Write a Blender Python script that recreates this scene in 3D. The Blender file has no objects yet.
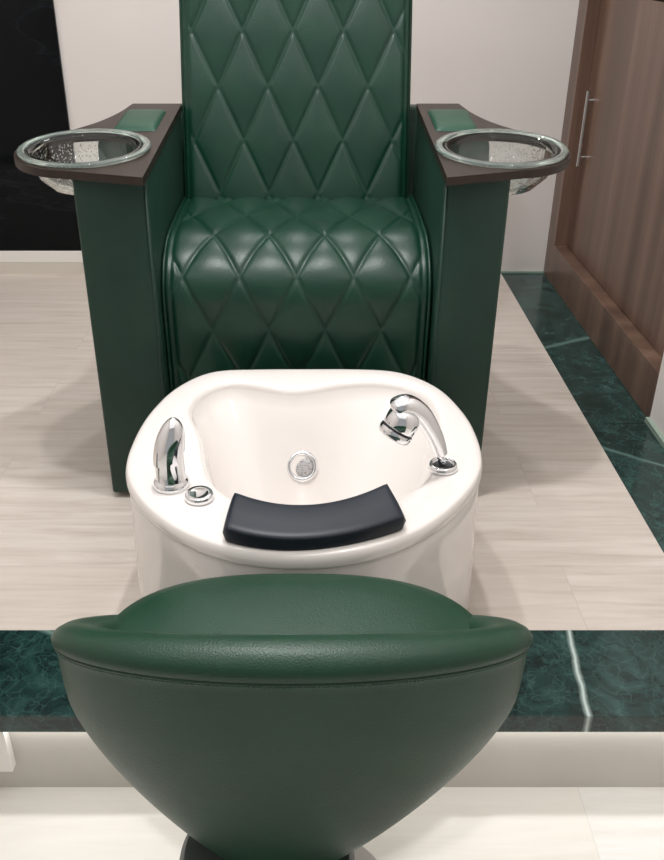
import bpy, bmesh, math, random
import numpy as np
from mathutils import Vector, Matrix
random.seed(7)
S = bpy.context.scene
C = S.collection
PI = math.pi

# ------------------------------------------------------------------ camera
cd = bpy.data.cameras.new('camera'); cam = bpy.data.objects.new('camera', cd); C.objects.link(cam)
cam.location = (0, 0, 1.1)
cam.rotation_euler = (math.radians(90 - 28.887), 0, 0)
cd.sensor_fit = 'AUTO'; cd.sensor_width = 36; cd.lens = 870 / 860 * 36
cd.shift_x = (332 - 313) / 860
cd.clip_start = 0.02
S.camera = cam
# ------------------------------------------------------------------ world, lights, exposure
W = bpy.data.worlds.new('world'); S.world = W; W.use_nodes = True
W.node_tree.nodes['Background'].inputs[0].default_value = (1, 1, 1, 1)
W.node_tree.nodes['Background'].inputs[1].default_value = 0.35
S.view_settings.view_transform = 'Standard'; S.view_settings.look = 'None'
S.view_settings.exposure = 0.02; S.view_settings.gamma = 1; S.view_settings.use_curve_mapping = False

def area(name, loc, size, power, color=(1, 0.96, 0.9), shape='DISK', rot=(0, 0, 0), size_y=None, spread=180):
    l = bpy.data.lights.new(name, 'AREA'); l.shape = shape; l.size = size
    if size_y: l.size_y = size_y
    l.energy = power; l.color = color; l.spread = math.radians(spread)
    o = bpy.data.objects.new(name, l); C.objects.link(o); o.location = loc; o.rotation_euler = rot
    return o
WARM = (0.99, 0.99, 1.0)
area('downlight_basin', (0.02, 1.47, 2.42), 0.09, 18, WARM)
area('downlight_tray', (-0.36, 1.40, 2.42), 0.09, 14, WARM)
area('downlight_right', (0.75, 0.5, 2.42), 0.14, 4, WARM)
area('downlight_left', (-1.1, 0.5, 2.42), 0.14, 4, WARM)
area('downlight_wall', (-0.03, 3.02, 2.42), 0.10, 9, WARM)
area('ceiling_fill', (-0.2, 0.95, 2.43), 3.2, 30, color=(0.955, 0.98, 1.0), shape='RECTANGLE', size_y=4.2)  # added soft fill spread below the ceiling, not a real light panel
area('step_light', (-0.2, 1.031, -0.0385), 2.6, 0.9, color=(1, 0.985, 0.96), shape='RECTANGLE', size_y=0.010)

# ------------------------------------------------------------------ materials
def lin(r, g, b):
    f = lambda c: (c / 255 / 12.92) if c / 255 <= 0.04045 else ((c / 255 + 0.055) / 1.055) ** 2.4
    return (f(r), f(g), f(b), 1)

class NT:
    def __init__(s, name):
        s.m = bpy.data.materials.new(name); s.m.use_nodes = True
        s.t = s.m.node_tree; s.b = s.t.nodes['Principled BSDF']
    def n(s, kind, **kw):
        x = s.t.nodes.new(kind)
        for k, v in kw.items():
            if k.startswith('i_'):
                x.inputs[k[2:].replace('_', ' ')].default_value = v
            else: setattr(x, k, v)
        return x
    def l(s, a, b): s.t.links.new(a, b)
    def set(s, **kw):
        for k, v in kw.items(): s.b.inputs[k.replace('_', ' ')].default_value = v
    def coords(s, scale=(1, 1, 1), rot=(0, 0, 0), out='Object', loc=(0, 0, 0)):
        tc = s.n('ShaderNodeTexCoord'); mp = s.n('ShaderNodeMapping')
        mp.inputs['Scale'].default_value = scale; mp.inputs['Rotation'].default_value = rot
        mp.inputs['Location'].default_value = loc
        s.l(tc.outputs[out], mp.inputs[0]); return mp.outputs[0]
    def ramp(s, fac, stops):
        r = s.n('ShaderNodeValToRGB'); e = r.color_ramp.elements
        while len(e) < len(stops): e.new(0.5)
        for el, (p, c) in zip(e, stops): el.position = p; el.color = c
        s.l(fac, r.inputs[0]); return r.outputs[0]
    def noise(s, vec, scale, detail=4, rough=0.5, dist=0.0):
        x = s.n('ShaderNodeTexNoise'); s.l(vec, x.inputs['Vector'])
        x.inputs['Scale'].default_value = scale; x.inputs['Detail'].default_value = detail
        x.inputs['Roughness'].default_value = rough; x.inputs['Distortion'].default_value = dist
        return x.outputs['Fac']
    def mix(s, fac, a, b, mode='MIX'):
        x = s.n('ShaderNodeMix', data_type='RGBA', blend_type=mode)
        for sock, v in ((x.inputs[0], fac), (x.inputs[6], a), (x.inputs[7], b)):
            if hasattr(v, 'is_output'): s.l(v, sock)
            else: sock.default_value = v
        return x.outputs[2]
    def bump(s, h, strength, dist=0.002):
        b = s.n('ShaderNodeBump'); b.inputs['Strength'].default_value = strength
        b.inputs['Distance'].default_value = dist; s.l(h, b.inputs['Height']); s.l(b.outputs[0], s.b.inputs['Normal'])

def plain(name, col, rough=0.5, metal=0.0, **kw):
    t = NT(name); t.set(Base_Color=col, Roughness=rough, Metallic=metal, **kw); return t.m

def leather(name, c1, c2, rough, bstr=0.25, spec=0.4):
    t = NT(name); v = t.coords()
    t.l(t.ramp(t.noise(v, 9, 5, 0.6), [(0.3, c1), (0.7, c2)]), t.b.inputs['Base Color'])
    vo = t.n('ShaderNodeTexVoronoi'); vo.inputs['Scale'].default_value = 420; t.l(v, vo.inputs['Vector'])
    ns = t.noise(v, 60, 4, 0.6)
    a = t.n('ShaderNodeMath', operation='ADD'); t.l(vo.outputs['Distance'], a.inputs[0]); t.l(ns, a.inputs[1])
    t.bump(a.outputs[0], bstr, 0.0012)
    t.set(Specular_IOR_Level=spec)
    rr = t.n('ShaderNodeMapRange'); rr.inputs[3].default_value = rough - 0.05; rr.inputs[4].default_value = rough + 0.08
    t.l(t.noise(v, 14, 3), rr.inputs[0]); t.l(rr.outputs[0], t.b.inputs['Roughness'])
    return t.m
M_leather = leather('green_leather', lin(12, 46, 34), lin(16, 54, 39), 0.34, 0.18, 0.36)
M_panel = leather('green_leather_panel', lin(20, 48, 38), lin(24, 54, 43), 0.42, 0.15)
M_stool = leather('green_leather_stool', lin(13, 50, 33), lin(18, 58, 39), 0.40, 0.22, 0.42)
M_pad = leather('green_leather_pad', lin(20, 62, 46), lin(25, 70, 52), 0.4)

def marble_green():
    t = NT('green_marble'); v = t.coords((1, 1, 1))
    n1 = t.noise(v, 9, 10, 0.72, 1.6)
    base = t.ramp(n1, [(0.32, lin(10, 27, 26)), (0.49, lin(27, 52, 49)), (0.63, lin(46, 74, 70)), (0.78, lin(88, 114, 108))])
    nz = t.n('ShaderNodeTexNoise'); nz.inputs['Scale'].default_value = 14; nz.inputs['Detail'].default_value = 6; t.l(v, nz.inputs['Vector'])
    sc = t.n('ShaderNodeVectorMath', operation='SCALE'); sc.inputs['Scale'].default_value = 0.12; t.l(nz.outputs['Color'], sc.inputs[0])
    wv = t.n('ShaderNodeVectorMath', operation='ADD'); t.l(v, wv.inputs[0]); t.l(sc.outputs[0], wv.inputs[1])
    vo = t.n('ShaderNodeTexVoronoi', feature='DISTANCE_TO_EDGE'); vo.inputs['Scale'].default_value = 30; t.l(wv.outputs[0], vo.inputs['Vector'])
    vein = t.ramp(vo.outputs['Distance'], [(0.0, (0.2, 0.2, 0.2, 1)), (0.05, (0, 0, 0, 1))])
    c = t.mix(vein, base, lin(84, 122, 116))
    dk = t.ramp(t.noise(v, 26, 3, 0.5, 0.5), [(0.62, (0, 0, 0, 1)), (0.72, (0.75, 0.75, 0.75, 1))])
    c = t.mix(dk, c, lin(10, 26, 27))
    # long pale veins crossing the slab
    sx = t.n('ShaderNodeSeparateXYZ'); wq = t.n('ShaderNodeVectorMath', operation='MULTIPLY_ADD'); wq.inputs[1].default_value = (0.1, 0.1, 0); t.l(sc.outputs[0], wq.inputs[0]); t.l(v, wq.inputs[2]); t.l(wq.outputs[0], sx.inputs[0])
    def vein_line(ax, ay, c0, w, strength, col):
        nonlocal c
        m = t.n('ShaderNodeMath', operation='MULTIPLY'); m.inputs[1].default_value = ax; t.l(sx.outputs[0], m.inputs[0])
        m2 = t.n('ShaderNodeMath', operation='MULTIPLY_ADD'); m2.inputs[1].default_value = ay; t.l(sx.outputs[1], m2.inputs[0]); t.l(m.outputs[0], m2.inputs[2])
        m3 = t.n('ShaderNodeMath', operation='SUBTRACT'); m3.inputs[1].default_value = c0; t.l(m2.outputs[0], m3.inputs[0])
        m4 = t.n('ShaderNodeMath', operation='ABSOLUTE'); t.l(m3.outputs[0], m4.inputs[0])
        f = t.ramp(m4.outputs[0], [(0.0, (strength,) * 3 + (1,)), (w, (0, 0, 0, 1))])
        c = t.mix(f, c, col)
    vein_line(1.0, -0.093, 0.362, 0.0055, 0.9, lin(196, 212, 206))
    vein_line(0.5, 1.0, 0.99, 0.010, 0.6, lin(130, 160, 152))
    vein_line(-0.5, 1.0, 2.17, 0.016, 0.5, lin(120, 150, 144))
    vein_line(0.7, 1.0, 2.42, 0.010, 0.5, lin(120, 150, 144))
    t.l(c, t.b.inputs['Base Color']); t.set(Roughness=0.16)
    return t.m
M_marble = marble_green()

def planks(name, w, length, cols, seam, off=(0, 0, 0), streak=1.0, rough=0.35):
    t = NT(name); v = t.coords(loc=off)
    br = t.n('ShaderNodeTexBrick'); br.offset = 0.37; br.offset_frequency = 2
    br.inputs['Scale'].default_value = 1; br.inputs['Mortar Size'].default_value = 0.0008
    br.inputs['Mortar Smooth'].default_value = 0.2
    br.inputs['Brick Width'].default_value = length; br.inputs['Row Height'].default_value = w
    br.inputs['Color1'].default_value = (0.0, 0.0, 0.0, 1); br.inputs['Color2'].default_value = (1, 1, 1, 1); br.inputs['Mortar'].default_value = (0.5, 0.5, 0.5, 1)
    t.l(v, br.inputs['Vector'])
    sx = t.n('ShaderNodeVectorMath', operation='MULTIPLY'); sx.inputs[1].default_value = (1.3, 16, 1); t.l(v, sx.inputs[0])
    of = t.n('ShaderNodeVectorMath', operation='MULTIPLY_ADD'); of.inputs[1].default_value = (3, 9, 5); t.l(br.outputs['Color'], of.inputs[0]); t.l(sx.outputs[0], of.inputs[2])
    g = t.noise(of.outputs[0], 2.4, 7, 0.62, 0.6)
    c = t.ramp(g, [(0.28, cols[0]), (0.5, cols[1]), (0.72, cols[2])])
    c = t.mix(t.ramp(br.outputs['Color'], [(0, (0, 0, 0, 1)), (1, (0.5, 0.5, 0.5, 1))]), c, cols[3])
    # occasional knots
    sk = t.n('ShaderNodeVectorMath', operation='MULTIPLY'); sk.inputs[1].default_value = (1.6, 5, 1); t.l(v, sk.inputs[0])
    kn = t.ramp(t.noise(sk.outputs[0], 2.2, 6, 0.7, 1.5), [(0.66, (0, 0, 0, 1)), (0.78, (streak, streak, streak, 1))])
    c = t.mix(kn, c, cols[4])
    c = t.mix(br.outputs['Fac'], c, seam)
    t.l(c, t.b.inputs['Base Color']); t.set(Roughness=rough)
    return t.m
M_floor_up = planks('light_wood_planks', 0.221, 1.25, [lin(180, 168, 157), lin(200, 190, 180), lin(212, 204, 195), lin(193, 181, 170), lin(172, 158, 146)], lin(182, 172, 163), off=(0.28, 0.13, 0), streak=0.5)
M_floor_low = planks('white_wood_planks', 0.235, 1.3, [lin(214, 210, 202), lin(226, 223, 217), lin(234, 232, 228), lin(228, 222, 210), lin(202, 198, 190)], lin(212, 209, 203), off=(0.35, 0.12, 0), streak=0.5)
M_riser = planks('pale_riser_tile', 0.5, 3.0, [lin(190, 186, 178), lin(200, 196, 188), lin(208, 204, 197), lin(196, 191, 183), lin(184, 178, 170)], lin(190, 184, 174), streak=0.3)

def walnut():
    t = NT('walnut_laminate'); v = t.coords()
    s1 = t.n('ShaderNodeVectorMath', operation='MULTIPLY'); s1.inputs[1].default_value = (1, 9, 0.35); t.l(v, s1.inputs[0])
    bands = t.noise(s1.outputs[0], 1.1, 2, 0.4)
    c = t.ramp(bands, [(0.32, lin(84, 63, 52)), (0.5, lin(103, 79, 66)), (0.68, lin(124, 98, 83))])
    s2 = t.n('ShaderNodeVectorMath', operation='MULTIPLY'); s2.inputs[1].default_value = (30, 60, 1.2); t.l(v, s2.inputs[0])
    g = t.ramp(t.noise(s2.outputs[0], 2.0, 6, 0.6, 0.4), [(0.35, (0.80, 0.80, 0.80, 1)), (0.65, (1.06, 1.06, 1.06, 1))])
    t.l(t.mix(1.0, c, g, 'MULTIPLY'), t.b.inputs['Base Color']); t.set(Roughness=0.33)
    return t.m
M_walnut = walnut()
def darkwood():
    t = NT('dark_brown_wood'); v = t.coords((30, 3, 3))
    t.l(t.ramp(t.noise(v, 2, 5), [(0.3, lin(40, 30, 25)), (0.7, lin(50, 39, 33))]), t.b.inputs['Base Color']); t.set(Roughness=0.42, Specular_IOR_Level=0.3)
    return t.m
M_tray = darkwood()
def black_tile():
    t = NT('black_marble_tile'); v = t.coords((0.7, 1, 1.8), (0, 0.25, 0))
    n = t.n('ShaderNodeTexNoise'); n.inputs['Scale'].default_value = 1.7; n.inputs['Detail'].default_value = 5; n.inputs['Distortion'].default_value = 1.0; t.l(v, n.inputs['Vector'])
    a = t.n('ShaderNodeMath', operation='SUBTRACT'); a.inputs[1].default_value = 0.5; t.l(n.outputs['Fac'], a.inputs[0])
    ab = t.n('ShaderNodeMath', operation='ABSOLUTE'); t.l(a.outputs[0], ab.inputs[0])
    c = t.ramp(ab.outputs[0], [(0.0, lin(22, 27, 32)), (0.003, lin(10, 14, 18)), (0.05, lin(4, 7, 10))])
    t.l(c, t.b.inputs['Base Color']); t.set(Roughness=0.07, Specular_IOR_Level=0.15)
    return t.m
M_black = black_tile()
def wallpaint():
    t = NT('warm_white_paint'); v = t.coords()
    t.l(t.ramp(t.noise(v, 3, 3), [(0.3, lin(224, 217, 212)), (0.7, lin(227, 220, 215))]), t.b.inputs['Base Color']); t.set(Roughness=0.75)
    t.bump(t.noise(v, 90, 3), 0.05, 0.001); return t.m
M_wall = wallpaint()
M_white = plain('white_gloss_trim', lin(236, 232, 226), 0.35)
M_beige = plain('beige_trim', lin(212, 204, 192), 0.45)
M_skirt = plain('pale_green_marble_edge', lin(146, 164, 150), 0.25)
M_ceiling = plain('white_ceiling', lin(235, 233, 228), 0.8)
def gelcoat():
    t = NT('white_acrylic'); v = t.coords()
    t.l(t.ramp(t.noise(v, 2, 2), [(0.3, lin(224, 218, 213)), (0.7, lin(227, 221, 216))]), t.b.inputs['Base Color'])
    t.set(Roughness=0.16, Coat_Weight=0.5, Coat_Roughness=0.05); return t.m
M_tub = gelcoat()
M_chrome = plain('chrome', (0.82, 0.83, 0.85, 1), 0.05, 1.0)
M_steel = plain('brushed_steel', (0.6, 0.6, 0.6, 1), 0.28, 1.0)
M_rubber = plain('black_rubber', lin(24, 25, 28), 0.5)
def strainer():
    t = NT('strainer_mesh'); v = t.coords()
    vo = t.n('ShaderNodeTexVoronoi'); vo.inputs['Scale'].default_value = 330; t.l(v, vo.inputs['Vector'])
    t.l(t.ramp(vo.outputs['Distance'], [(0.2, lin(120, 118, 118)), (0.5, lin(190, 188, 188))]), t.b.inputs['Base Color'])
    t.set(Roughness=0.35, Metallic=0.5); t.bump(vo.outputs['Distance'], 0.6, 0.001); return t.m
M_strainer = strainer()
def pillowmat():
    t = NT('black_vinyl'); v = t.coords()
    t.l(t.ramp(t.noise(v, 12, 3), [(0.3, lin(24, 29, 38)), (0.7, lin(29, 35, 44))]), t.b.inputs['Base Color']); t.set(Roughness=0.4, Specular_IOR_Level=0.3)
    t.bump(t.noise(v, 300, 2), 0.1, 0.0006); return t.m
M_pillow = pillowmat()
def bubbleglass():
    t = NT('bubbled_glass'); v = t.coords()
    t.set(Base_Color=(0.93, 0.98, 0.955, 1), Roughness=0.02, IOR=1.45, Transmission_Weight=1.0)
    vo = t.n('ShaderNodeTexVoronoi'); vo.inputs['Scale'].default_value = 170; t.l(v, vo.inputs['Vector'])
    h = t.ramp(vo.outputs['Distance'], [(0.05, (1, 1, 1, 1)), (0.28, (0, 0, 0, 1))])
    t.bump(h, 0.5, 0.0015); return t.m
M_glass = bubbleglass()
M_rimglass = plain('green_edge_glass', (0.80, 0.92, 0.86, 1), 0.06, 0.0, IOR=1.45, Transmission_Weight=0.92)
M_plate = plain('dark_grey_plate', lin(62, 68, 66), 0.4)
M_thread = plain('green_thread', lin(60, 104, 84), 0.7)

# ------------------------------------------------------------------ mesh helpers
def obj(name, bm, mat, parent=None, smooth=True, loc=None, rot=None):
    bmesh.ops.recalc_face_normals(bm, faces=bm.faces)
    me = bpy.data.meshes.new(name); bm.to_mesh(me); bm.free()
    if smooth:
        for p in me.polygons: p.use_smooth = True
    me.materials.append(mat)
    o = bpy.data.objects.new(name, me); C.objects.link(o)
    if parent: o.parent = parent
    if loc: o.location = loc
    if rot: o.rotation_euler = rot
    return o
def sharp(o, ang=35):
    me = o.data
    me.update()
    bm = bmesh.new(); bm.from_mesh(me)
    for e in bm.edges:
        if len(e.link_faces) == 2 and e.calc_face_angle(0) > math.radians(ang): e.smooth = False
    bm.to_mesh(me); bm.free(); return o
def box(bm, x0, x1, y0, y1, z0, z1, bev=0.0, seg=2):
    vs = [bm.verts.new((x, y, z)) for x in (x0, x1) for y in (y0, y1) for z in (z0, z1)]
    idx = [(0, 1, 3, 2), (4, 6, 7, 5), (0, 4, 5, 1), (2, 3, 7, 6), (0, 2, 6, 4), (1, 5, 7, 3)]
    fs = [bm.faces.new([vs[i] for i in f]) for f in idx]
    if bev:
        es = {e for f in fs for e in f.edges}
        bmesh.ops.bevel(bm, geom=list(es), offset=bev, segments=seg, affect='EDGES', profile=0.5)
    return bm
def rings(bm, rs, close=True, cap0=False, cap1=False):
    V = [[bm.verts.new(p) for p in r] for r in rs]
    n = len(V[0])
    for a, b in zip(V[:-1], V[1:]):
        for i in range(n if close else n - 1):
            j = (i + 1) % n
            bm.faces.new((a[i], a[j], b[j], b[i]))
    if cap0: bm.faces.new(V[0])
    if cap1: bm.faces.new(V[-1])
    return V
def lathe(bm, prof, n=48, M=None, cap=True):
    rs = [[Vector((r * math.cos(2 * PI * i / n), r * math.sin(2 * PI * i / n), z)) for i in range(n)] for r, z in prof]
    if M is not None: rs = [[M @ p for p in r] for r in rs]
    rings(bm, rs, True, cap, cap); return bm
def tube(bm, pts, rad, n=12, closed=False, flat=None):
    pts = [Vector(p) for p in pts]; N = len(pts)
    rr = rad if isinstance(rad, (list, tuple)) else [rad] * N
    rs = []; up = Vector((0.13, 0.2, 0.97))
    for i, p in enumerate(pts):
        a = pts[i - 1] if (i or closed) else pts[0]; b = pts[(i + 1) % N] if (i < N - 1 or closed) else pts[-1]
        d = (b - a).normalized(); s = d.cross(up)
        if s.length < 1e-4: s = d.cross(Vector((1, 0, 0)))
        s.normalize(); u = s.cross(d)
        f = flat[i] if flat else 1.0
        rs.append([p + rr[i] * (math.cos(2 * PI * k / n) * s + f * math.sin(2 * PI * k / n) * u) for k in range(n)])
    if closed: rs.append(rs[0])
    if closed:
        V = [[bm.verts.new(p) for p in r] for r in rs[:-1]]
        for i in range(N):
            a, b = V[i], V[(i + 1) % N]
            for k in range(n): bm.faces.new((a[k], a[(k + 1) % n], b[(k + 1) % n], b[k]))
    else: rings(bm, rs, True, True, True)
    return bm
def smoothpath(ctrl, n):
    P = [Vector(p) for p in ctrl]; P = [2 * P[0] - P[1]] + P + [2 * P[-1] - P[-2]]
    out = []; m = len(ctrl) - 1
    for k in range(n + 1):
        t = k / n * m; i = min(int(t), m - 1); u = t - i; a, b, c, d = P[i:i + 4]
        out.append(0.5 * ((2 * b) + (c - a) * u + (2 * a - 5 * b + 4 * c - d) * u * u + (3 * b - a - 3 * c + d) * u ** 3))
    return out
def thing(name, label, cat, loc=(0, 0, 0), group=None):
    o = bpy.data.objects.new(name, None); C.objects.link(o); o.location = loc; o.empty_display_size = 0.1
    o['label'] = label; o['category'] = cat
    if group: o['group'] = group
    return o
def kid(o, parent):
    """parent keeping world coordinates; meshes here have identity world matrices"""
    o.parent = parent
    if parent.type == 'EMPTY': o.matrix_parent_inverse = Matrix.Translation(-Vector(parent.location))
    return o
def put(o, parent):
    """parent keeping world coordinates of a mesh modelled in world space"""
    o.parent = parent; o.matrix_parent_inverse = Matrix.Translation(-Vector(parent.location)); return o
def struct(o): o['kind'] = 'structure'; return o
def bsimple(name, x0, x1, y0, y1, z0, z1, mat, bev=0.0, smooth=False):
    return obj(name, box(bmesh.new(), x0, x1, y0, y1, z0, z1, bev), mat, smooth=smooth)

# ------------------------------------------------------------------ the setting
WY = 3.258; LF = -0.2
struct(bsimple('floor', -1.9, 1.6, -1.6, 1.06, LF - 0.1, LF, M_floor_low))
struct(bsimple('platform', -1.9, 0.895, 1.045, WY, LF, -0.0015, M_riser))
struct(bsimple('platform_floor', -1.9, 0.7305, 1.2285, WY, -0.0015, 0.0, M_floor_up))
struct(bsimple('trim_1', -1.9, 0.895, 1.022, 1.2285, -0.037, 0.0005, M_marble, 0.0012))
bmx = bmesh.new(); box(bmx, 0.7305, 0.95, 1.2285, 2.0285, -0.0014, 0.0005); box(bmx, 0.7305, 0.95, 2.0315, WY, -0.0014, 0.0005)
struct(obj('trim_2', bmx, M_marble, smooth=False))
struct(bsimple('wall_back', -1.9, 1.6, WY, WY + 0.1, LF, 2.45, M_wall))
struct(bsimple('wall_left', -2.0, -1.9, -1.6, WY, LF, 2.45, M_wall))
struct(bsimple('wall_right', 0.895, 1.6, -1.6, 2.04, LF, 2.45, M_wall))
struct(bsimple('ceiling', -1.9, 1.6, -1.6, WY, 2.45, 2.5, M_ceiling))
struct(bsimple('trim_3', -1.9, -0.872, WY - 0.012, WY, 0.092, 2.45, M_black))
struct(bsimple('baseboard_back', -1.9, -0.03, WY - 0.014, WY, 0.046, 0.092, M_white, 0.002))
struct(bsimple('trim_4', -1.9, -0.03, WY - 0.014, WY, 0.0, 0.046, M_beige))
struct(bsimple('trim_5', 0.0, 0.895, WY - 0.006, WY, 0.0, 0.008, M_skirt))
struct(bsimple('baseboard_right', 0.883, 0.895, 1.03, 2.04, 0.0, 0.014, M_skirt))
struct(bsimple('trim_6', -1.9, -0.516, 1.026, 1.045, -0.138, -0.037, M_white, 0.001))

# ------------------------------------------------------------------ wardrobe on the right
t = thing('cabinet', 'tall walnut brown cabinet with recessed doors and steel pull by the back wall', 'cabinet', (1.15, 2.65, 0))
CX0, CX1, DX = 0.895, 1.5, 0.938
bm = bmesh.new()
box(bm, CX0, DX + 0.02, 3.155, WY - 0.002, 0.0, 2.3, 0.001)     # far stile
put(obj('stile', bm, M_walnut, smooth=False), t)
put(obj('plinth', box(bmesh.new(), CX0, DX + 0.03, 2.042, 3.155, 0.0006, 0.14, 0.0015), M_walnut, smooth=False), t)
put(obj('carcass', box(bmesh.new(), DX + 0.03, CX1, 2.042, WY - 0.002, 0.001, 2.3), M_walnut, smooth=False), t)
d = put(obj('door', box(bmesh.new(), DX, DX + 0.022, 2.044, 3.153, 0.142, 0.978, 0.001), M_walnut, smooth=False), t)
bm = bmesh.new()
tube(bm, [(0.917, 3.078, 0.445), (0.917, 3.078, 0.69)], 0.0065, 16)
for z in (0.475, 0.66): tube(bm, [(0.917, 3.078, z), (DX + 0.001, 3.078, z)], 0.005, 12)
h = sharp(obj('handle', bm, M_steel)); kid(h, d); h['label'] = 'upright steel bar pull'
put(obj('upper_door', box(bmesh.new(), DX, DX + 0.022, 2.044, 3.153, 0.983, 2.28, 0.001), M_walnut, smooth=False), t)

# ------------------------------------------------------------------ pedicure chair
CX = -0.034
chair = thing('pedicure_chair', 'dark green quilted leather pedicure chair with two brown tray arms', 'chair', (CX, 2.0, 0))
SL = 0.08                                        # the arms rise towards the back
def armz(y): return 0.718 + SL * (y - 1.6)
def quilt(u, v, pu, pv, d=0.007, w=0.007, puff=0.008):
    k = 1 / math.hypot(1 / pu, 1 / pv)
    a = u / pu + v / pv; b = u / pu - v / pv
    da = abs(a - round(a)) * k; db = abs(b - round(b)) * k
    h = 0.5 * k
    q = lambda s: 1 - (1 - min(s / h, 1)) ** 2.2
    m = min(da, db)
    # stitched crease plus soft cushion between
    return puff * q(da) * q(db) - d * math.exp(-(m / w) ** 2)
# seat cushion: profile runs from the back edge forward and down the front
prof = [(2.16 - 0.30 * i / 30, 0.574 + 0.005 * math.sin(PI * i / 30)) for i in range(30)]
prof += [(1.86 - 0.155 * math.sin(a), 0.574 - 0.116 * (1 - math.cos(a))) for a in [PI / 2 * i / 30 for i in range(31)]]
prof += [(1.705 + 0.01 * i / 30, 0.458 - 0.36 * i / 30) for i in range(1, 31)]
pp = [Vector((0, y, z)) for y, z in prof]
L = [0]
for a, b in zip(pp[:-1], pp[1:]): L.append(L[-1] + (b - a).length)
def at_s(s):
    s = max(0, min(L[-1] - 1e-6, s))
    i = int(np.searchsorted(L, s, 'right')) - 1
    f = (s - L[i]) / (L[i + 1] - L[i])
    return pp[i].lerp(pp[i + 1], f), (pp[i + 1] - pp[i]).normalized()
s_row = next(L[i] for i in range(len(pp)) if pp[i].y < 1.75 and pp[i].z < 0.512)   # a row of crossings just under the roll
HW = 0.277; NU, NV = 150, 230
rows = []
for j in range(NV + 1):
    s = L[-1] * j / NV; p, tg = at_s(s)
    nrm = Vector((0, -tg.z, tg.y)) * -1
    if nrm.z < 0 and nrm.y > 0: nrm = -nrm
    r = []
    for i in range(NU + 1):
        u = -HW + 2 * HW * i / NU
        e = HW - abs(u)
        border = min(1, max(0, (e - 0.016) / 0.012))
        hgt = quilt(u, s - s_row, 0.118, 0.236, 0.0032, 0.0036, 0.0055) * border
        hgt -= 0.004 * math.exp(-((e - 0.017) / 0.003) ** 2)             # border seam
        if e < 0.02: hgt -= 0.012 * (1 - math.sqrt(max(0, 1 - ((0.02 - e) / 0.02) ** 2)))
        r.append(Vector((CX + u, p.y, p.z)) + nrm * hgt)
    rows.append(r)
bm = bmesh.new()
V = rings(bm, rows, False)
inn = [[bm.verts.new(Vector(v.co) + Vector((0, 0.03 if j > NV * 0.45 else 0, -0.05 if j < NV * 0.7 else 0))) for j, v in enumerate([r[k] for r in V])] for k in (0, NU)]
for k, col in zip((0, NU), inn):
    for j in range(NV): bm.faces.new((V[j][k], V[j + 1][k], col[j + 1], col[j]))
seat = put(obj('seat', bm, M_leather), chair)
for sx in (-1, 1):
    path = []
    for j in range(0, 121):
        p, tg = at_s(L[-1] * j / 120); n_ = Vector((0, tg.z, -tg.y))
        if n_.z < 0 and n_.y > 0: n_ = -n_
        path.append((CX + sx * (HW - 0.002), p.y + 0.0, p.z - 0.004))
    q = obj('piping', tube(bmesh.new(), path, 0.0036, 8), M_leather); kid(q, seat)
# box under the seat
put(obj('base', box(bmesh.new(), CX - 0.279, CX + 0.279, 1.74, 2.42, 0.02, 0.53, 0.006), M_panel), chair)
put(obj('back_panel', box(bmesh.new(), -0.375, 0.306, 2.35, 2.40, 0.02, 0.748, 0.006), M_panel), chair)
# backrest
BT = 0.3                                         # recline: dy per dz
BX = -0.040; HWB = 0.268; z0, z1 = 0.50, 1.32; Lb = (z1 - z0) * math.hypot(1, BT)
fd = Vector((0, BT, 1)).normalized(); fn = Vector((0, -1, BT)).normalized()
o0 = Vector((BX, 2.1 + BT * (z0 - 0.58), z0))
srow = (0.938 - z0) * math.hypot(1, BT)
NU, NV = 150, 220; rows = []
for j in range(NV + 1):
    s = Lb * j / NV; r = []
    for i in range(NU + 1):
        u = -HWB + 2 * HWB * i / NU
        e = min(HWB - abs(u), Lb - s, s + 0.03)
        border = min(1, max(0, (HWB - abs(u) - 0.012) / 0.012))
        hgt = quilt(u + 0.007, s - srow, 0.1172, 0.244, 0.0032, 0.0036, 0.0050) * border
        hgt -= 0.004 * math.exp(-((HWB - abs(u) - 0.013) / 0.003) ** 2)
        if e < 0.025: hgt -= 0.025 * (1 - math.sqrt(max(0, 1 - ((0.025 - e) / 0.025) ** 2)))
        r.append(o0 + Vector((u, 0, 0)) + fd * s + fn * hgt)
    rows.append(r)
bm = bmesh.new(); V = rings(bm, rows, False)
loop = [V[0][i] for i in range(NU + 1)] + [V[j][NU] for j in range(1, NV + 1)] + [V[NV][i] for i in range(NU - 1, -1, -1)] + [V[j][0] for j in range(NV - 1, 0, -1)]
bk = [bm.verts.new(Vector(v.co) - fn * 0.115) for v in loop]
n = len(loop)
for i in range(n): bm.faces.new((loop[i], loop[(i + 1) % n], bk[(i + 1) % n], bk[i]))
bm.faces.new(bk)
back = put(obj('backrest', bm, M_leather), chair)
for sx in (-1, 1):
    path = [o0 + Vector((sx * (HWB - 0.001), 0, 0)) + fd * (Lb * k / 60) - fn * 0.026 for k in range(61)]
    q = obj('piping', tube(bmesh.new(), path, 0.0045, 8), M_leather); kid(q, back)

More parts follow.
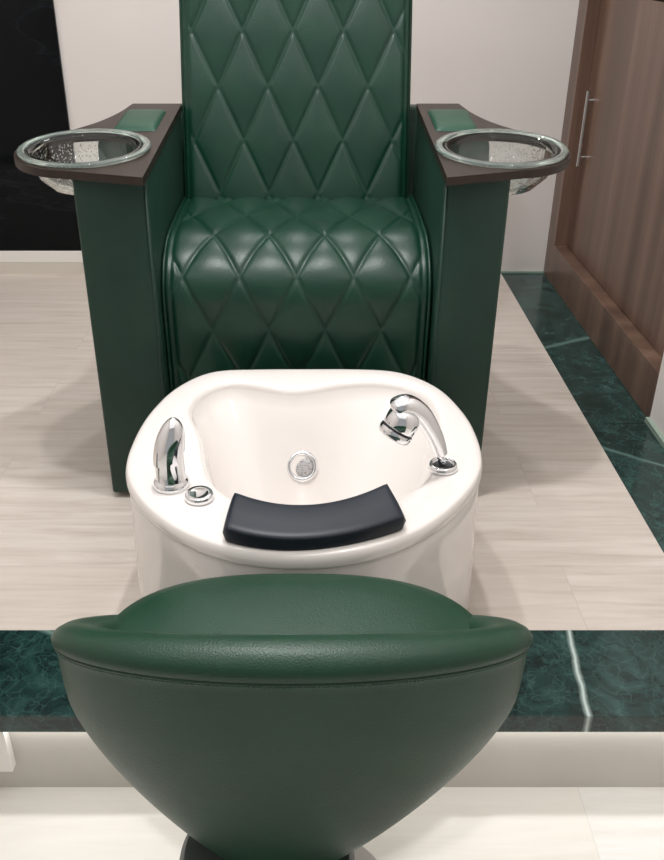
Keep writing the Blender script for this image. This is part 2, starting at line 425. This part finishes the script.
# arms with trays, pads; glass bowls sit in the trays
BY = 1.797; BR = 0.131
def bz(y): return armz(y) + 0.016                # tray upper face
tilt = Matrix.Rotation(math.atan(SL), 4, 'X')
def bowl_matrix(bx): return Matrix.Translation((bx, BY, bz(BY))) @ tilt
def apply_bool(o, cutter):
    m = o.modifiers.new('cut', 'BOOLEAN'); m.operation = 'DIFFERENCE'; m.object = cutter; m.solver = 'EXACT'
    dg = bpy.context.evaluated_depsgraph_get(); me = bpy.data.meshes.new_from_object(o.evaluated_get(dg))
    o.modifiers.clear(); o.data = me
def make_arm(side, xi, xo, bx):
    # xi inner face, xo outer face
    a, b = min(xi, xo), max(xi, xo)
    bm = bmesh.new(); box(bm, a, b, 1.671, 2.18, 0.012, 0.70)
    for v in bm.verts:
        if v.co.z > 0.5: v.co.z = armz(v.co.y)
    bmesh.ops.bevel(bm, geom=list(bm.edges), offset=0.007, segments=3, affect='EDGES', profile=0.5)
    arm = obj('armrest', bm, M_panel)
    cb = bmesh.new(); lathe(cb, [(0.002, -0.097), (0.05, -0.093), (0.09, -0.075), (0.112, -0.045), (0.122, -0.015), (0.123, 0.05)], 48, bowl_matrix(bx))
    cut = obj('cutter', cb, M_panel); apply_bool(arm, cut)
    cm = cut.data; bpy.data.objects.remove(cut); bpy.data.meshes.remove(cm)
    sharp(arm, 40); put(arm, chair)
    ft = obj('foot', lathe(bmesh.new(), [(0.001, 0), (0.018, 0), (0.018, 0.013), (0.001, 0.013)], 20, Matrix.Translation(((xi + xo) / 2, 1.72, 0))), M_rubber)
    kid(ft, arm)
    # upright welt along the inner front corner
    wl = obj('piping', tube(bmesh.new(), [(xi + side * 0.006, 1.6705, 0.02), (xi + side * 0.006, 1.6705, 0.706)], 0.0028, 8), M_panel)
    kid(wl, arm)
    # tray outline in plan (side = +1 grows to +x)
    s = side; R = 0.137
    out = [(xi - s * 0.002, 1.618)]
    # straight front edge, then the round end
    a0 = math.radians(-82); a1 = math.radians(48)
    arc = [(bx + s * R * math.cos(a0 + (a1 - a0) * k / 40), BY + R * math.sin(a0 + (a1 - a0) * k / 40)) for k in range(41)]
    out += arc
    e = arc[-1]
    c = [(e[0], e[1], 0), (xo + s * 0.050, 1.960, 0), (xo + s * 0.014, 2.02, 0), (xo - s * 0.014, 2.10, 0), (xo - s * 0.030, 2.184, 0)]
    out += [(p.x, p.y) for p in smoothpath(c, 20)][1:]
    out += [(xi - s * 0.002, 2.184)]
    bm = bmesh.new()
    hole = [(bx + 0.119 * math.cos(2 * PI * k / 64), BY + 0.119 * math.sin(2 * PI * k / 64)) for k in range(64)]
    for zz in (0,):
        pass
    def mk(pts, dz): return [bm.verts.new((x, y, armz(y) + dz)) for x, y in pts]
    ot, ob = mk(out, 0.016), mk(out, 0.0005); ht, hb = mk(hole, 0.016), mk(hole, 0.0005)
    for A, B in ((ot, ob), (ht, hb)):
        m = len(A)
        for i in range(m): bm.faces.new((A[i], A[(i + 1) % m], B[(i + 1) % m], B[i]))
    for A, B in ((ot, ht), (ob, hb)):
        es = []
        for Lp in (A, B):
            m = len(Lp)
            for i in range(m):
                ee = bm.edges.get((Lp[i], Lp[(i + 1) % m])) or bm.edges.new((Lp[i], Lp[(i + 1) % m]))
                es.append(ee)
        bmesh.ops.triangle_fill(bm, use_beauty=True, edges=es)
    tr = obj('tray', bm, M_tray, smooth=False); put(tr, chair)
    # padded rest behind the bowl
    px = (xi + xo - s * 0.03) / 2 + s * 0.012
    bm = bmesh.new(); hx, hy = 0.046, 0.088; yc = 2.022
    n_ = 24; grid = []
    for j in range(n_ + 1):
        row = []
        for i in range(n_ + 1):
            u = -1 + 2 * i / n_; v = -1 + 2 * j / n_
            f = max(0, (1 - abs(u) ** 6) * (1 - abs(v) ** 8)) ** 0.5
            x = px + u * hx; y = yc + v * hy
            row.append((x, y, bz(y) + 0.0005 + 0.007 * f + 0.003 * (1 - u * u) * (1 - v * v)))
        grid.append(row)
    V = rings(bm, grid, False)
    put(obj('arm_pad', bm, M_pad), chair)
make_arm(-1, -0.314, -0.458, -0.457)
make_arm(1, 0.248, 0.376, 0.376)

def make_bowl(label, bx, first=None):
    t = thing('glass_bowl', label, 'bowl', (bx, BY, bz(BY)), 'manicure bowls in the arm trays')
    t.rotation_euler = (math.atan(SL), 0, 0)
    if first is None:
        pr = [(0.0005, -0.083), (0.04, -0.0805), (0.075, -0.068), (0.099, -0.043), (0.110, -0.012), (0.1135, 0.004),
              (0.108, 0.006), (0.1045, -0.010), (0.094, -0.039), (0.071, -0.063), (0.038, -0.0755), (0.0005, -0.078)]
        b = obj('basin', lathe(bmesh.new(), pr, 96), M_glass)
        rim = []
        for k in range(24):
            a = 2 * PI * k / 24
            ca, sa = math.cos(a), math.sin(a)
            rim.append((0.1235 + 0.0075 * math.copysign(abs(ca) ** 0.7, ca), 0.0047 + 0.0044 * math.copysign(abs(sa) ** 0.8, sa)))
        bm = bmesh.new()
        rs = [[Vector((r * math.cos(2 * PI * i / 96), r * math.sin(2 * PI * i / 96), z)) for i in range(96)] for r, z in rim + rim[:1]]
        rings(bm, rs, True); bmesh.ops.remove_doubles(bm, verts=bm.verts, dist=1e-6)
        r = obj('rim', bm, M_rimglass)
        b.parent = t; r.parent = t
    else:
        for ch in first.children:
            c = ch.copy(); C.objects.link(c); c.parent = t
    return t
b1 = make_bowl('clear bubbled glass bowl set in the chair\'s left tray, before the black wall panel', -0.457)
make_bowl('clear bubbled glass bowl set in the chair\'s right tray, beside the walnut cabinet', 0.376, b1)

# ------------------------------------------------------------------ foot basin
tub = thing('foot_spa_basin', 'white foot spa basin with chrome fittings and black footrest, before the green chair', 'foot spa', (-0.014, 1.31, 0))
TC = Vector((-0.014, 1.31, 0))
outer = [(-0.313, 1.236), (-0.317, 1.33), (-0.300, 1.458), (-0.262, 1.556), (-0.212, 1.612), (-0.12, 1.626), (-0.014, 1.628), (0.09, 1.627), (0.172, 1.615), (0.238, 1.556), (0.277, 1.458),
         (0.292, 1.352), (0.284, 1.245), (0.225, 1.130), (0.139, 1.043), (0.003, 0.995), (-0.13, 1.015), (-0.262, 1.125)]
inner = [(-0.205, 1.53), (-0.229, 1.46), (-0.205, 1.36), (-0.182, 1.25), (-0.150, 1.165), (-0.09, 1.118), (-0.01, 1.098), (0.08, 1.115), (0.15, 1.155), (0.196, 1.225), (0.218, 1.33), (0.228, 1.44), (0.208, 1.518),
         (0.150, 1.560), (0.081, 1.562), (0.004, 1.536), (-0.051, 1.528), (-0.106, 1.545), (-0.16, 1.561)]
NT_ = 160
def polar(pts):
    th = [math.atan2(p[1] - TC.y, p[0] - TC.x) for p in pts]; r = [math.hypot(p[0] - TC.x, p[1] - TC.y) for p in pts]
    o = np.argsort(th); th = np.array(th)[o]; r = np.array(r)[o]
    # smooth periodic Catmull-Rom through the samples
    th3 = np.concatenate([th - 2 * PI, th, th + 2 * PI]); r3 = np.concatenate([r, r, r]); d = np.gradient(r3, th3)
    res = []
    for k in range(NT_):
        a = -PI + 2 * PI * k / NT_
        i = int(np.searchsorted(th3, a, 'right')) - 1
        h = th3[i + 1] - th3[i]; u = (a - th3[i]) / h
        res.append((2 * u ** 3 - 3 * u ** 2 + 1) * r3[i] + (u ** 3 - 2 * u ** 2 + u) * h * d[i] + (-2 * u ** 3 + 3 * u ** 2) * r3[i + 1] + (u ** 3 - u ** 2) * h * d[i + 1])
    res = np.array(res)
    return np.convolve(np.concatenate([res[-2:], res, res[:2]]), np.array([1, 2, 3, 2, 1]) / 9, 'valid')
RO, RI = polar(outer), polar(inner)
ang = [-PI + 2 * PI * k / NT_ for k in range(NT_)]
def ringat(R, z, s=1.0, dy=0.0, d=0.0, sx=1.0):
    return [Vector((TC.x + (R[k] * s + d) * math.cos(ang[k]) * sx, TC.y + dy + (R[k] * s + d) * math.sin(ang[k]), z)) for k in range(NT_)]
RZ = 0.35
rs = []
rs.append(ringat(RO, 0.001, 0.945, 0.028, sx=1.095))
rs.append(ringat(RO, 0.03, 0.948, 0.026, sx=1.09))
rs.append(ringat(RO, 0.15, 0.965, 0.016, sx=1.05))
rs.append(ringat(RO, 0.27, 0.982, 0.005, sx=1.015))
rs.append(ringat(RO, 0.319, 1.0, 0, d=-0.004))
rs.append(ringat(RO, 0.3215, 1.0, 0, d=-0.006))
rs.append(ringat(RO, 0.323, 1.0, 0, d=-0.001))
for a in range(0, 10): rs.append(ringat(RO, 0.326 + (RZ - 0.326) * (a / 9) ** 0.9 if a < 5 else 0.326 + (RZ - 0.326) * (1 - (1 - a / 9) ** 1.8) , 1.0, 0, d=-0.018 * max(0, (a - 2) / 7) ** 2.2))
def mixr(k): return RO * (1 - k) - 0.018 * (1 - k) + RI * k
rs.append(ringat(mixr(0.3), RZ + 0.0015)); rs.append(ringat(mixr(0.6), RZ + 0.001))
for a in range(0, 7):
    f = a / 6 * PI / 2
    rs.append(ringat(RI, RZ - 0.016 * (1 - math.cos(f)), d=0.010 - 0.014 * math.sin(f)))
# walls slope down to a rounded floor; the back wall is slanted about 59 degrees
BC = Vector((-0.012, 1.30))
top_ = ringat(RI, 0, d=-0.004)
def bott(k): return Vector((BC.x + 0.150 * math.cos(ang[k]), BC.y + 0.098 * math.sin(ang[k]), 0))
for f, z in ((0.12, 0.314), (0.3, 0.275), (0.5, 0.230), (0.7, 0.183), (0.85, 0.148), (0.94, 0.128), (1.0, 0.119)):
    rs.append([Vector((top_[k].x * (1 - f) + bott(k).x * f, top_[k].y * (1 - f) + bott(k).y * f, z)) for k in range(NT_)])
for f, z in ((0.9, 0.112), (0.7, 0.107), (0.35, 0.104), (0.02, 0.103)):
    rs.append([Vector((BC.x + (bott(k).x - BC.x) * f, BC.y + (bott(k).y - BC.y) * f, z)) for k in range(NT_)])
bm = bmesh.new(); rings(bm, rs, True, True, True)
basin = put(obj('basin', bm, M_tub), tub)

def align(loc, nrm): return Matrix.Translation(loc) @ Vector(nrm).to_track_quat('Z', 'Y').to_matrix().to_4x4()
MT = Matrix.Translation(-Vector(tub.location))
def sub(o, p): return kid(o, p)
# drain in the slanted back wall
A = align((-0.021, 1.455, 0.216), (0, -0.857, 0.515))
dr = put(obj('drain', lathe(bmesh.new(), [(0.001, -0.01), (0.031, -0.006), (0.0315, 0.0), (0.029, 0.0035), (0.025, 0.0045), (0.0225, 0.003), (0.0215, -0.001), (0.001, -0.001)], 48, A), M_chrome), tub)
dr['label'] = 'round chrome drain ring with grey mesh strainer'
bm = bmesh.new(); lathe(bm, [(0.001, -0.0008), (0.0212, -0.0008), (0.020, 0.0006), (0.012, 0.0016), (0.001, 0.002)], 40, A); sub(obj('strainer', bm, M_strainer), dr)
# faucet
fx, fy = -0.226, 1.176
fau = put(obj('faucet', lathe(bmesh.new(), [(0.001, 0.3515), (0.0285, 0.3515), (0.0292, 0.356), (0.0278, 0.361), (0.0250, 0.3635), (0.0236, 0.366), (0.0232, 0.395), (0.0230, 0.412), (0.001, 0.413)], 48, Matrix.Translation((fx, fy, 0))), M_chrome), tub)
fau['label'] = 'short chrome tap on the left of the rim'
sharp(fau, 50)
rs = []
for k in range(25):
    f = k / 24
    r = 0.0258 * (1 - f ** 2.6) ** 0.66 + 0.0002
    zc = 0.405 + 0.066 * f
    cx = fx + 0.0105 * f ** 1.3; cy = fy + 0.004 * f
    rs.append([Vector((cx + r * math.cos(2 * PI * i / 40), cy + r * 0.95 * math.sin(2 * PI * i / 40), zc - (0.012 * (1 - f)) * math.cos(2 * PI * i / 40 - 3.6))) for i in range(40)])
cap = obj('tap_lever', (lambda b: (rings(b, rs, True, True, True), b)[1])(bmesh.new()), M_chrome); sub(cap, fau); sharp(cap, 50)
# control knob
kn = put(obj('control_knob', lathe(bmesh.new(), [(0.001, 0.3515), (0.0218, 0.3515), (0.0226, 0.354), (0.0226, 0.359), (0.0212, 0.3615), (0.0200, 0.3625), (0.014, 0.3615), (0.008, 0.361), (0.001, 0.3608)], 40, Matrix.Translation((-0.177, 1.136, 0))), M_chrome), tub)
kn['label'] = 'flat round chrome knob between tap and footrest'
# shower holder ring
hx, hy = 0.214, 1.226
ho = put(obj('shower_holder', lathe(bmesh.new(), [(0.001, 0.3515), (0.0238, 0.3515), (0.0245, 0.355), (0.0225, 0.3605), (0.0190, 0.363), (0.0178, 0.3605), (0.0170, 0.3555), (0.001, 0.3552)], 40, Matrix.Translation((hx, hy, 0))), M_chrome), tub)
o = sub(obj('gasket', lathe(bmesh.new(), [(0.001, 0.3553), (0.0168, 0.3553), (0.0165, 0.3568), (0.001, 0.3575)], 40, Matrix.Translation((hx, hy, 0))), M_rubber), ho)
# black footrest cushion laid over the front rim
F = [(-0.131, 1.024), (-0.004, 1.004), (0.138, 1.054)]; B = [(-0.123, 1.112), (-0.004, 1.083), (0.118, 1.138)]
def q3(P, s):                                   # s in -1..1 through three points
    a, b, c = P; return [a[i] * s * (s - 1) / 2 + b[i] * (1 - s * s) + c[i] * s * (s + 1) / 2 for i in (0, 1)]
rs = []; n1, n2 = 48, 40
for k in range(n1 + 1):
    s = -1 + 2 * k / n1
    f = Vector(q3(F, s)); b = Vector(q3(B, s)); c = (f + b) / 2; hd = (b - f) / 2
    e = (1 - abs(s) ** 40) ** 0.5 if abs(s) < 1 else 0.0
    e = max(e, 0.02)
    hz = 0.0125 + 0.002 * s * s; zc = 0.3655 + 0.004 * s * s
    r = []
    for i in range(n2):
        a = 2 * PI * i / n2; ca, sa = math.cos(a), math.sin(a)
        u = math.copysign(abs(ca) ** 0.2, ca); w = math.copysign(abs(sa) ** 0.26, sa)
        p = c + hd * u * (0.9 + 0.1 * e)
        droop = -0.016 if (u < -0.9 and w < 0) else 0.0
        r.append((p.x, p.y, zc + hz * w * (e ** 0.6) - 0.006 * max(0, -u) ** 2 + droop * 0))
    rs.append(r)
bm = bmesh.new(); rings(bm, rs, True, True, True)
fr = put(obj('footrest', bm, M_pillow), tub); fr['label'] = 'curved black vinyl footrest cushion on the front rim'

# hand shower, standing in its holder on the right
hs = thing('hand_shower', 'chrome hand shower standing in its round holder on the basin\'s right rim', 'shower head', (hx, hy, 0.356))
MH = Matrix.Translation(-Vector(hs.location))
pth = smoothpath([(0.2130, 1.226, 0.3605), (0.209, 1.225, 0.372), (0.203, 1.223, 0.385)], 8)
o = obj('stem', tube(bmesh.new(), pth, 0.0062, 16), M_chrome); kid(o, hs)
pth = smoothpath([(0.2075, 1.223, 0.383), (0.199, 1.221, 0.407), (0.187, 1.219, 0.432), (0.173, 1.217, 0.455), (0.160, 1.215, 0.468), (0.147, 1.213, 0.475), (0.136, 1.212, 0.473), (0.127, 1.211, 0.465)], 40)
N = len(pth); rad = []
for k in range(N):
    f = k / (N - 1)
    r = 0.0132 + 0.0080 * f + 0.002 * math.sin(PI * f)
    if f > 0.88: r *= math.sqrt(max(0.02, 1 - ((f - 0.88) / 0.12) ** 2))
    rad.append(r)
o = obj('handle', tube(bmesh.new(), pth, rad, 28, flat=[0.85] * N), M_chrome); kid(o, hs); sharp(o, 50)
ax = Vector((-0.50, -0.20, -0.84)).normalized()
A = align((0.149, 1.211, 0.463), ax) @ Matrix.Scale(1.06, 4)
o = obj('spray_head', lathe(bmesh.new(), [(0.001, -0.006), (0.018, -0.004), (0.0245, 0.003), (0.0258, 0.010), (0.0262, 0.026), (0.0250, 0.0275), (0.001, 0.0275)], 44, A), M_chrome); kid(o, hs); sharp(o, 45); hd_ = o
o = obj('black_ring', lathe(bmesh.new(), [(0.001, 0.0272), (0.0252, 0.0272), (0.0252, 0.0310), (0.001, 0.0310)], 44, A), M_rubber); kid(o, hd_); sharp(o, 45)
o = obj('face_ring', lathe(bmesh.new(), [(0.001, 0.0308), (0.0262, 0.0308), (0.0268, 0.034), (0.0262, 0.041), (0.0235, 0.0435), (0.001, 0.0425)], 44, A), M_chrome); kid(o, hd_); sharp(o, 45)

# ------------------------------------------------------------------ stool
st = thing('tub_stool', 'low round green leather stool with rolled curved back, nearest, seen from behind', 'stool', (-0.03, 0.83, LF))
MS = Matrix.Translation(-Vector(st.location))
SC = Vector((-0.026, 0.83))
NP = 128
def rimz(p):                                    # p = angle from straight back
    c = (1 + math.cos(p)) / 2
    return 0.222 + 0.173 * (c ** 0.57)
def pt(p, sc, z, d=0.0, shift=0.0):
    a = 0.2945 * sc - d; b = (0.130 if math.cos(p) > 0 else 0.135) * (0.35 + 0.65 * sc) - d
    return Vector((SC.x - 0.030 * (1 - sc) + a * math.sin(p), SC.y - shift * (1 - sc) - b * math.cos(p), z))
zb = -0.045
rs = []
for i in range(41):
    f = (i / 40) ** 1.6; sc = 0.33 + 0.67 * (1 - (1 - f ** 0.62) ** 2.05) ** 0.92; sc *= 1 - 0.41 * max(0, 1 - f / 0.78) ** 1.4
    rs.append([pt(2 * PI * k / NP, sc, zb + (rimz(2 * PI * k / NP) - zb) * f) for k in range(NP)])
for d, u in ((-0.004, 0.008), (-0.004, 0.018), (0.001, 0.028), (0.011, 0.037), (0.027, 0.041), (0.042, 0.038), (0.054, 0.028), (0.060, 0.014), (0.063, -0.01), (0.066, -0.06)):
    rs.append([pt(2 * PI * k / NP, 1.0, rimz(2 * PI * k / NP) + u * (0.76 + 0.06 * math.cos(2 * PI * k / NP)), d) for k in range(NP)])
bm = bmesh.new(); rings(bm, rs, True, True, True)
sh = obj('backrest', bm, M_stool); kid(sh, st)
bm = bmesh.new(); tube(bm, [pt(2 * PI * k / NP, 1.0, rimz(2 * PI * k / NP), -0.0005) for k in range(NP)], 0.0022, 6, closed=True)
o = obj('seam', bm, M_stool); kid(o, sh)
bm = bmesh.new()
for k in range(0, 360):
    p = 2 * PI * k / 360
    if math.cos(p) < -0.2: continue
    a = pt(p, 1.0, rimz(p) - 0.0045, -0.0008); b = pt(p + 2 * PI / 360 * 0.55, 1.0, rimz(p) - 0.0045, -0.0008)
    tube(bm, [a, b], 0.0007, 5)
o = obj('stitching', bm, M_thread); kid(o, sh)
rs = []
def sgp(v, e): return math.copysign(abs(v) ** e, v)
for s, z in ((0.80, 0.20), (0.93, 0.245), (0.985, 0.268), (1.0, 0.287), (0.985, 0.304), (0.94, 0.317), (0.85, 0.325), (0.6, 0.331), (0.3, 0.334), (0.01, 0.335)):
    rs.append([Vector((-0.024 + 0.262 * s * sgp(math.sin(2 * PI * k / 96), 0.75), 0.835 - (0.06 if math.cos(2 * PI * k / 96) > 0 else 0.152) * s * sgp(math.cos(2 * PI * k / 96), 0.9), z + 0.012)) for k in range(96)])
o = obj('seat', (lambda b: (rings(b, rs, True, True, True), b)[1])(bmesh.new()), M_stool); kid(o, st)
A = Matrix.Translation((-0.035, 0.80, 0))
o = obj('column', lathe(bmesh.new(), [(0.001, LF + 0.02), (0.03, LF + 0.02), (0.028, zb - 0.03), (0.03, zb - 0.028), (0.001, zb - 0.02)], 40, A), M_rubber); kid(o, st); sharp(o, 40)
o = obj('swivel_plate', lathe(bmesh.new(), [(0.001, zb - 0.030), (0.10, zb - 0.028), (0.122, zb - 0.016), (0.126, zb), (0.118, zb + 0.012), (0.001, zb + 0.016)], 64, Matrix.Translation((-0.066, 0.80, 0))), M_plate); kid(o, st); sharp(o, 50); o['label'] = 'dark grey plate under the seat shell'
o = obj('base', lathe(bmesh.new(), [(0.001, LF), (0.17, LF), (0.172, LF + 0.006), (0.165, LF + 0.012), (0.06, LF + 0.024), (0.001, LF + 0.024)], 64, A), M_chrome); kid(o, st); sharp(o, 40)
